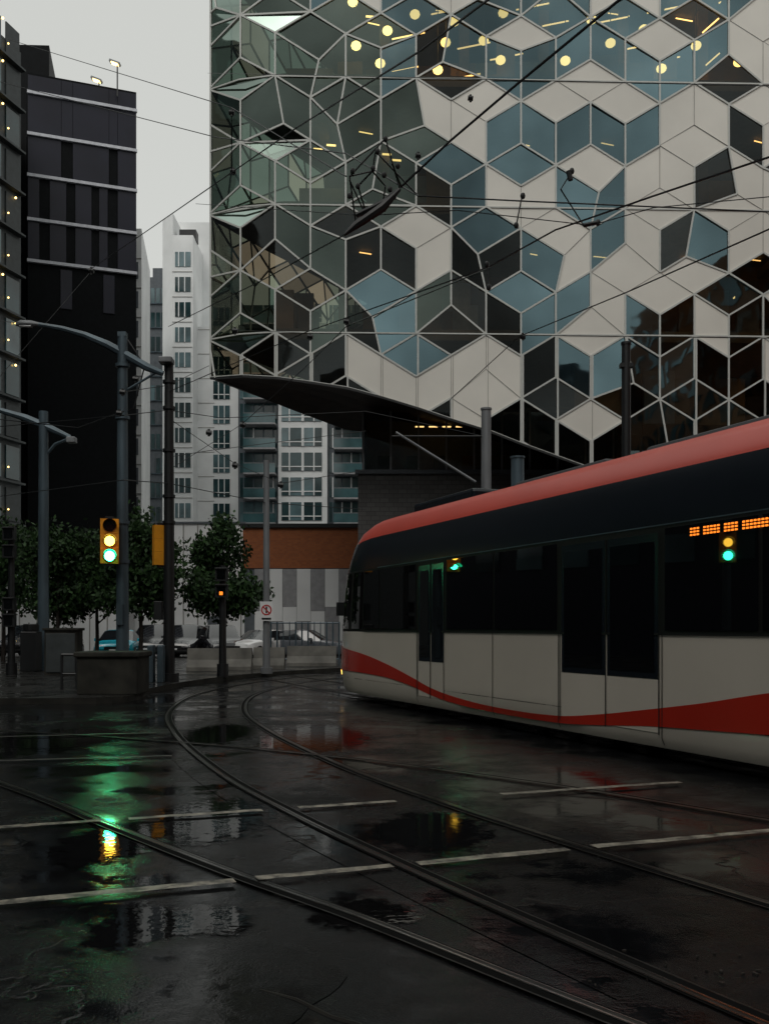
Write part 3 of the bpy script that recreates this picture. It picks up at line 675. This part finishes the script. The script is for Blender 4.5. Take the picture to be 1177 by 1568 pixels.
mb.tube([(x,z,1.75),(xe,z,1.75)],.03,'steel'); mb.tube([(x,z,.35),(xe,z,.35)],.03,'steel')
while x<xe+.01: mb.tube([(x,z,.1),(x,z,1.8)],.035 if int(x*10)%3 else .02,'steel',5); x+=.24
mb.obj('metal_fence')
def tree(name,loc,h,r,n,seed):
    rd=random.Random(seed); e=empty(name,loc); mb=MB(); th=h*.38
    mb.tube([(0,0,0),(.03,.02,th*.5),(0,.05,th),(.05,0,h*.7),(0,0,h*.92)],0,'bark',8,rs=[.10,.08,.065,.04,.012])
    tips=[]
    for i in range(26):
        z0=rd.uniform(th*.75,h*.8); a=rd.uniform(0,6.28); k=(z0-th*.75)/(h*.8-th*.75)
        L=r*(1.0-.5*k)*rd.uniform(.6,1.15); rise=rd.uniform(.3,.95)*L
        p0=Vector((0,0,z0)); p1=p0+Vector((math.cos(a)*L*.5,math.sin(a)*L*.5,rise*.4)); p2=p0+Vector((math.cos(a)*L,math.sin(a)*L,rise))
        mb.tube([p0,p1,p2],0,'bark',5,rs=[.032,.02,.006]); tips+= [p2,p1.lerp(p2,.5),p1.lerp(p2,rd.random()),p1,p2+Vector((rd.uniform(-.3,.3),rd.uniform(-.3,.3),rd.uniform(-.2,.4)))]
    tips+=[Vector((rd.gauss(0,.15),rd.gauss(0,.15),h*rd.uniform(.8,.98))) for _ in range(8)]
    mb.obj('trunk_and_limbs',e,smooth=True)
    lf=MB()
    for i in range(n):
        c=rd.choice(tips); s=r*.17
        p=c+Vector((rd.gauss(0,s),rd.gauss(0,s),rd.gauss(0,s*.85)))
        a=Vector((rd.gauss(0,1),rd.gauss(0,1),rd.gauss(0,.6))).normalized(); b=a.orthogonal().normalized(); b=(Matrix.Rotation(rd.uniform(0,6.28),3,a)@b); c2=a.cross(b)
        l=rd.uniform(.08,.14); w=l*.55
        lf.face([p-b*l,p-c2*w,p+b*l,p+c2*w],'leaf')
    lf.obj('foliage',e)
tree('tree',(P(340,960,40).x,40,.12),6.0,1.55,8500,1)
tree('tree',(P(215,960,38).x,38,.12),6.0,1.6,8000,2)
tree('tree',(P(148,960,41).x,41,.12),5.4,1.9,8000,3)
tree('tree',(P(88,960,40).x,40,.12),5.6,1.6,7500,4)
tree('tree',(P(5,960,42).x,42,.12),6.3,1.6,6500,5)
def car(name,loc,rz,col,suv=False,L=4.5):
    paint_=mat('car_paint_'+name,col,.2,var=.05,coat=.6); e=empty(name,loc); e.rotation_euler=(0,0,rz)
    ht=1.68 if suv else 1.43; bl=1.02 if suv else .92
    W=.92
    st=[(0,.42,.62,.64,.72,.68),(.10,.30,.74,.78,.82,.7),(.5,.24,.82,.86,.90,.76),(1.25,.22,bl-.02,bl+.02,W,.78),(2.0,.22,bl,ht-.03,W,.66),(2.6,.22,bl+.01,ht,W,.66),(3.4,.22,bl+.03,ht-.04,W,.64),(3.95 if not suv else 4.25,.24,bl+.05,(bl+.12) if not suv else bl+.3,.90,.68),(4.38,.30,bl-.02,bl+.02,.86,.7),(4.5,.42,.8,.84,.78,.68)]
    mb=MB(); secs=[]
    for y,zb,zs,zt,w,wt in st:
        y=y*L/4.5-L/2
        secs.append([(-w*.9,y,zb),(-w,y,zb+.16),(-w*1.0,y,zs-.14),(-w*.96,y,zs),(-wt,y,zt-.02),(-wt*.8,y,zt+.02),(0,y,zt+.04),(wt*.8,y,zt+.02),(wt,y,zt-.02),(w*.96,y,zs),(w,y,zs-.14),(w,y,zb+.16),(w*.9,y,zb)])
    for i in range(len(secs)-1):
        a,b=secs[i],secs[i+1]
        for j in range(len(a)-1):
            m=paint_
            if j in (3,8) and 3<=i<=6: m='carglass'
            if i in (3,) and j in (4,5,6,7): m='carglass'
            if i==6 and j in (4,5,6,7): m='carglass'
            mb.face([a[j],b[j],b[j+1],a[j+1]],m)
        mb.face([a[0],a[-1],b[-1],b[0]],'black')
    mb.face(secs[0],paint_); mb.face(list(reversed(secs[-1])),paint_)
    mb.obj('body',e,smooth=True,recalc=True)
    mb=MB()
    for y in (-L/2+.85,L/2-.85):
        for s in(-1,1): mb.tube([(s*.72,y,.34),(s*.94,y,.34)],.34,'tyre',18); mb.tube([(s*.94,y,.34),(s*.95,y,.34)],.2,'steelp',12)
    mb.obj('wheels',e,smooth=True)
    mb=MB()
    for s in (-1,1): mb.box((s*.6,-L/2+.10,.68),(.34,.12,.14),'cond'); mb.box((s*1.0,-L/2+1.75,bl+.06),(.2,.12,.14),paint_); mb.box((s*.66,L/2-.05,.85),(.25,.08,.16),'sred')
    mb.box((0,-L/2+.03,.60),(.75,.08,.16),'black'); mb.box((0,-L/2+.02,.42),(1.3,.1,.12),'black'); mb.box((0,-L/2-.0,.5),(.3,.03,.12),'cond'); mb.box((0,L/2+.01,.72),(.5,.02,.13),'cond')
    mb.obj('trim',e,bevel=.02)
for px,col,suv,rz,z in ((156,(.02,.48,.64),False,.12,44.5),(213,(.02,.022,.025),True,.05,47),(265,(.03,.032,.035),True,-.05,46.5),(322,(.016,.016,.02),True,.35,46),(388,(.8,.8,.8),False,-.5,46),(462,(.10,.11,.125),False,1.35,46.5),(60,(.75,.75,.75),False,.1,48.5),(10,(.05,.05,.055),True,.0,49)):
    car('parked_car',((px-588.5)/F*z,z+3,.01),rz,col,suv)
# ---------------- tram
tr=empty('tram'); SH=.95; tn=13.35+SH
org=TP+d*tn+n_*1.3; tr.location=(org.x,org.y,.0); xd=-d; tr.rotation_euler=(0,0,math.atan2(xd.y,xd.x))
prof=[(.9,.12),(1.24,.16),(1.3,.28),(1.3,.6),(1.3,1.0),(1.3,1.5),(1.3,1.56),(1.3,2.1),(1.3,2.62),(1.298,2.80),(1.27,3.1),(1.20,3.46),(1.165,3.53),(1.08,3.71),(.93,3.84),(.7,3.90),(0,3.93)]
def wz(z):
    for (w0,z0),(w1,z1) in zip(prof[:-1],prof[1:]):
        if z0<=z<=z1: return w0+(w1-w0)*(z-z0)/(z1-z0)
    return prof[0][0]
LT=28.0
def gw(a): 
    if a>=2.8: return 1.0
    t=1-a/2.8; return .42+.58*(1-t**2.6)**.7
def rake(a,z):
    if a>=3.6: return a
    t=1-a/3.6; zz=max(0,z-1.2); return a+t*(zz*.20+ .07*zz*zz) + t*max(0,.6-z)*.35
def sfp(a,z,off=0,side=-1,w=None):
    w=(wz(z) if w is None else w)*gw(a); zt=z
    if z>2.8: zt=z-(z-2.8)*.35*max(0,1-a/3.4)**2
    return Vector((rake(a,z),side*(w+off),zt))
As=[0,.06,.15,.3,.5,.8,1.15,1.6,2.1,2.8,3.6]; 
while As[-1]<LT: As.append(As[-1]+.8)
mb=MB()
def bm_(z,a):
    if z<1.49: return 'tcream'
    if z<2.79: return 'rubber'
    if z<3.48: return 'tdark'
    if z<3.89: return 'troofred' if a>1.5 else 'tcream'
    return 'troof' if a>2.5 else 'tcream'
for i in range(len(As)-1):
    a0,a1=As[i],As[i+1]
    for side in (-1,1):
        for j in range(len(prof)-1):
            w0,z0=prof[j];w1,z1=prof[j+1]
            q=[sfp(a0,z0,0,side,w0),sfp(a1,z0,0,side,w0),sfp(a1,z1,0,side,w1),sfp(a0,z1,0,side,w1)]
            if side==1:q.reverse()
            mb.face(q,bm_((z0+z1)/2,a0))
    q=[sfp(a0,.12,0,-1,.9),sfp(a1,.12,0,-1,.9),sfp(a1,.12,0,1,.9),sfp(a0,.12,0,1,.9)]; mb.face(q,'rubber')
for j in range(len(prof)-1):
    for a,rev in ((0,0),(As[-1],1)):
        w0,z0=prof[j];w1,z1=prof[j+1]; mb.face([sfp(a,z0,0,1,w0),sfp(a,z0,0,-1,w0),sfp(a,z1,0,-1,w1),sfp(a,z1,0,1,w1)],'tglass' if 1.2<z0<2.8 and not rev else bm_((z0+z1)/2,a))
mb.obj('body_shell',tr,smooth=True,recalc=True)
doors=[(p+SH,q+SH) for p,q in [(4.65,5.75),(9.45,11.6),(15.0,16.6),(20.5,22.2)]]
def panel(mb,a0,a1,z0,z1,m,off,na=1,nz=2,jt=0):
    zs=sorted(set([z0,z1]+[z for w,z in prof if z0<z<z1]))
    for side in(-1,1):
        for i in range(na):
            for za,zb in zip(zs[:-1],zs[1:]):
                aa=a0+(a1-a0)*i/na;ab=a0+(a1-a0)*(i+1)/na
                q=[sfp(aa,za,off,side),sfp(ab,za,off+jt,side),sfp(ab,zb,off+jt,side),sfp(aa,zb,off,side)]
                if side==1:q.reverse()
                mb.face(q,m)
mb=MB()
panes=[(.25,1.0),(1.06,1.75),(2.0,2.7),(2.8,2.8+.9),(3.76,5.5)]+[(p+SH,q+SH) for p,q in [(5.85,7.5),(7.56,9.35),(11.7,13.2),(13.26,14.9),(16.7,18.4),(18.46,20.4),(22.3,24.2),(24.26,26)]]
for a,b in panes: panel(mb,a,b,1.56,2.76,'tglass',.012,na=4 if a<3.5 else 1)
mb.obj('window_glass',tr)
mb=MB();dg=MB()
for a,b in doors:
    m=(a+b)/2
    for p,q in ((a+.03,m-.02),(m+.02,b-.03)):
        panel(mb,p,q,.98,2.72,'tdark',.008)
        panel(mb,p,q,.34,.97,'tcream',.008)
        panel(dg,p+.07,q-.07,1.06,2.62,'tglass',.016)
    for x in (a,m,b): panel(mb,x-.010,x+.010,.32,2.76,'rubber',.02)
mb.obj('doors',tr); dg.obj('door_glass',tr)
ks=[(-1,.9,.3),(0,.88,.30),(1.3,.88,.25),(2.8,.83,.2),(4.2,.72,.13),(5.3,.58,.085),(6.2,.44,.065),(7.2,.35,.055),(8.6,.30,.045),(10.3,.31,.05),(11.3,.39,.07),(12.3,.50,.10),(13.3,.60,.15),(14.4,.72,.22),(16,.85,.28),(18,.85,.3),(20,.6,.2),(22,.4,.1),(25,.35,.07),(28,.7,.2),(30,.8,.2)]
def interp(a):
    for i in range(1,len(ks)-2):
        p,q=ks[i],ks[i+1]
        if p[0]<=a<=q[0]:
            o,r=ks[i-1],ks[i+2]; h=q[0]-p[0]; t=(a-p[0])/h; res=[]
            for k in (1,2):
                m0=(q[k]-o[k])/(q[0]-o[0])*h; m1=(r[k]-p[k])/(r[0]-p[0])*h
                res.append((2*t**3-3*t*t+1)*p[k]+(t**3-2*t*t+t)*m0+(-2*t**3+3*t*t)*q[k]+(t**3-t*t)*m1)
            return res
mb=MB(); a=0.0
while a<27.6:
    b=a+.1; c0_,w0=interp(a);c1_,w1=interp(b)
    o=.012
    for side in(-1,1):
        q=[sfp(a,c0_-w0,o,side),sfp(b,c1_-w1,o,side),sfp(b,c1_+w1,o,side),sfp(a,c0_+w0,o,side)]
        if side==1:q.reverse()
        mb.face(q,'tred')
    a=b
mb.obj('red_swoosh',tr)
mb=MB()
for x in (4.6,7.5,9.4,11.65,14.95): panel(mb,x+SH-.008,x+SH+.008,.2,1.5,'rubber',.014)
panel(mb,1.0,26.5,.485,.495,'rubber',.0,na=40) 
panel(mb,2.8,26.5,1.5,1.53,'rubber',.014)
panel(mb,3.6,26.5,2.80,2.815,'steel',.008)
mb.obj('seams',tr)
mb=MB(); mb.box((5.2,0,3.98),(2.6,1.3,.22),'tdark'); mb.box((9,0,3.96),(2.6,1.0,.12),'troof'); mb.box((13,0,3.96),(3.6,1.0,.12),'troof'); mb.box((20,0,3.96),(3.6,1.0,.12),'troof')
mb.obj('roof_equipment',tr,bevel=.06)
mb=MB()
mb.tube([(20,-.5,4),(19.2,-.3,4.8),(20.2,0,5.7)],.03,'black'); mb.tube([(20,.5,4),(19.2,.3,4.8),(20.2,0,5.7)],.03,'black'); mb.tube([(20.2,-.8,5.7),(20.2,.8,5.7)],.03,'black'); mb.obj('pantograph',tr)
mb=MB(); 
panel(mb,.30,.62,.50,.62,'headl',.018,na=2)
panel(mb,.15,.35,1.30,1.44,'tail',.016,na=2)
for side in(-1,1): p=sfp(1.2,2.0,.12,side); mb.box(p,(.1,.16,.3),'black'); mb.tube([p,sfp(1.2,2.2,0,side)],.02,'black')
mb.obj('marker_lights_and_mirrors',tr)
mb=MB()
a=13.1
while a<15.6:
    if random.random()<.85:
        for zz in (2.63,2.665,2.70): panel(mb,a,a+.04,zz,zz+.02,'red_led',.018)
    a+=.055
mb.obj('destination_display',tr)
mb=MB()
for a in (4,4.9,9,9.9,15,15.9,21,22,26):
    for s in(-1,1): mb.tube([(a,s*.66,.31),(a,s*.8,.31)],.31,'rail',18)
for a in (4.5,9.4,15.4,21.5): mb.box((a,0,.3),(2.4,1.5,.3),'black')
mb.obj('bogies',tr)
# ---------------- overhead wires
w=empty('overhead_wires'); mb=MB()
def wire(pts,r=.008): mb.tube([P(*p) for p in pts],r,'black',5)
wire([(780,-25,9),(640,80,11),(455,195,16),(216,360,28),(135,415,36)],.012)
wire([(990,-35,8),(790,130,9.5),(690,215,10.6),(615,285,11)],.013)
wire([(530,358,11.2),(400,430,16),(258,500,26.5)],.009)
wire([(-20,50,30),(355,165,18),(530,270,11)],.008)
wire([(-20,120,30),(330,210,20),(530,235,14),(640,300,11),(800,308,11),(1190,325,11)],.009)
wire([(318,112,44),(600,118,16),(1190,132,12)],.006)
wire([(1190,236,8),(1000,300,9.5),(850,352,11),(745,410,13),(470,508,20),(258,600,26.5)],.010)
wire([(1190,345,9),(960,447,13),(795,515,18),(680,620,28)],.009)
wire([(1190,518,14),(960,515,16),(790,513,18),(470,510,22),(350,505,26)],.006)
wire([(1190,300,11),(1000,318,11),(905,345,11),(700,322,12),(560,330,12),(300,312,26)],.006)
wire([(-20,490,22),(60,497,22)],.008)
wire([(-20,655,26),(190,636,22),(258,628,26.5),(340,640,28),(560,630,30),(740,668,30)],.011)
wire([(-20,640,26),(120,655,24),(190,630,22)],.012)
wire([(258,720,26.5),(370,650,28),(470,560,22),(530,500,16),(750,410,12)],.009)
wire([(258,700,26.5),(320,690,28),(560,660,30)],.009)
wire([(0,760,33),(190,735,22),(258,740,26.5),(408,770,31.5),(560,780,36)],.012)
wire([(190,600,22),(258,590,26.5),(320,560,30)],.010)
wire([(140,415,36),(-20,600,34)],.010)
wire([(355,265,20),(355,165,18)],.008)
wire([(258,640,26.5),(360,710,30),(430,740,30),(560,720,34)],.010)
mb.obj('wires',w)
mb=MB()
Q=lambda a,b,z=11:P(a,b,z)
mb.tube([Q(527,360),Q(545,345),Q(585,318),Q(612,290)],0,'black',8,rs=[.015,.045,.055,.018]); mb.tube([Q(530,356,11.3),Q(560,325,11.3),Q(612,288,11.3)],.016,'black')
mb.tube([Q(545,330),Q(570,318),Q(605,300)],.03,'black',6)
for a,b,c,e_ in ((590,212,535,270),(590,212,612,290),(535,270,545,345),(575,232,570,262),(570,262,548,285),(570,262,590,285),(590,285,585,318),(548,285,560,325),(535,270,570,262),(600,250,615,288),(575,232,640,300),(535,275,560,330)): mb.tube([Q(a,b),Q(c,e_,11.15)],.010,'black',5)
for a,b in ((590,213),(578,232),(540,262),(571,258),(548,285),(588,268),(609,254),(535,300),(597,290)): mb.sph(Q(a,b),.03,'black',8,1.2)
for pts in (((875,262),(858,290),(893,345),(915,341)),((800,300),(797,308),(790,345)),((745,405),(748,440))):
    mb.tube([Q(*p) for p in pts],.009,'black',5); 
    for p in (pts[0],pts[-1]): mb.sph(Q(*p),.03,'black',8,1.3)
mb.tube([Q(870,262),Q(873,276)],.03,'black',8); mb.tube([Q(893,345),Q(913,341)],.025,'black',8)
for a,b,z in ((355,172,18),(357,262,20),(475,515,22),(360,506,26),(530,492,16),(800,515,18),(372,650,28),(360,712,30),(320,662,28),(188,600,22),(183,632,22),(208,580,22),(140,414,36),(430,742,30),(640,238,11),(720,150,10)):
    mb.tube([P(a-4,b,z),P(a+4,b+1,z)],.05*z/20,'black',8); mb.tube([P(a,b-5,z),P(a,b+6,z)],.025*z/20,'black',6)
mb.obj('insulators_and_hangers',w,smooth=True)
# ---------------- world, sun, camera
W=bpy.data.worlds.new('World'); S.world=W; W.use_nodes=True; n=W.node_tree.nodes; l=W.node_tree.links
bg=n['Background']; sk=n.new('ShaderNodeTexSky'); sk.sky_type='NISHITA'; sk.sun_disc=False; sk.sun_elevation=math.radians(48); sk.sun_rotation=math.radians(200); sk.dust_density=4
hs_=n.new('ShaderNodeHueSaturation'); hs_.inputs['Saturation'].default_value=.12; l.new(sk.outputs[0],hs_.inputs['Color'])
mx_=n.new('ShaderNodeMix'); mx_.data_type='RGBA'; mx_.inputs[0].default_value=.75; l.new(hs_.outputs[0],mx_.inputs[6]); mx_.inputs[7].default_value=(7.5,7.65,7.25,1)
l.new(mx_.outputs[2],bg.inputs[0]); bg.inputs[1].default_value=.098
sl=bpy.data.lights.new('sun','SUN'); sl.energy=.5; sl.angle=math.radians(25); sl.color=(1,.95,.88); so=bpy.data.objects.new('sun',sl); S.collection.objects.link(so); so.rotation_euler=(math.radians(42),0,math.radians(-20))
cam=bpy.data.cameras.new('camera'); co=bpy.data.objects.new('camera',cam); S.collection.objects.link(co); co.location=(0,0,CH); co.rotation_euler=(math.radians(90),0,0)
cam.sensor_fit='VERTICAL'; cam.sensor_height=36; cam.lens=F/1568*36; cam.shift_y=(HZ-784)/1568; cam.clip_end=1500; cam.clip_start=.1
S.camera=co
S.view_settings.view_transform='Standard'; S.view_settings.look='None'; S.view_settings.exposure=0
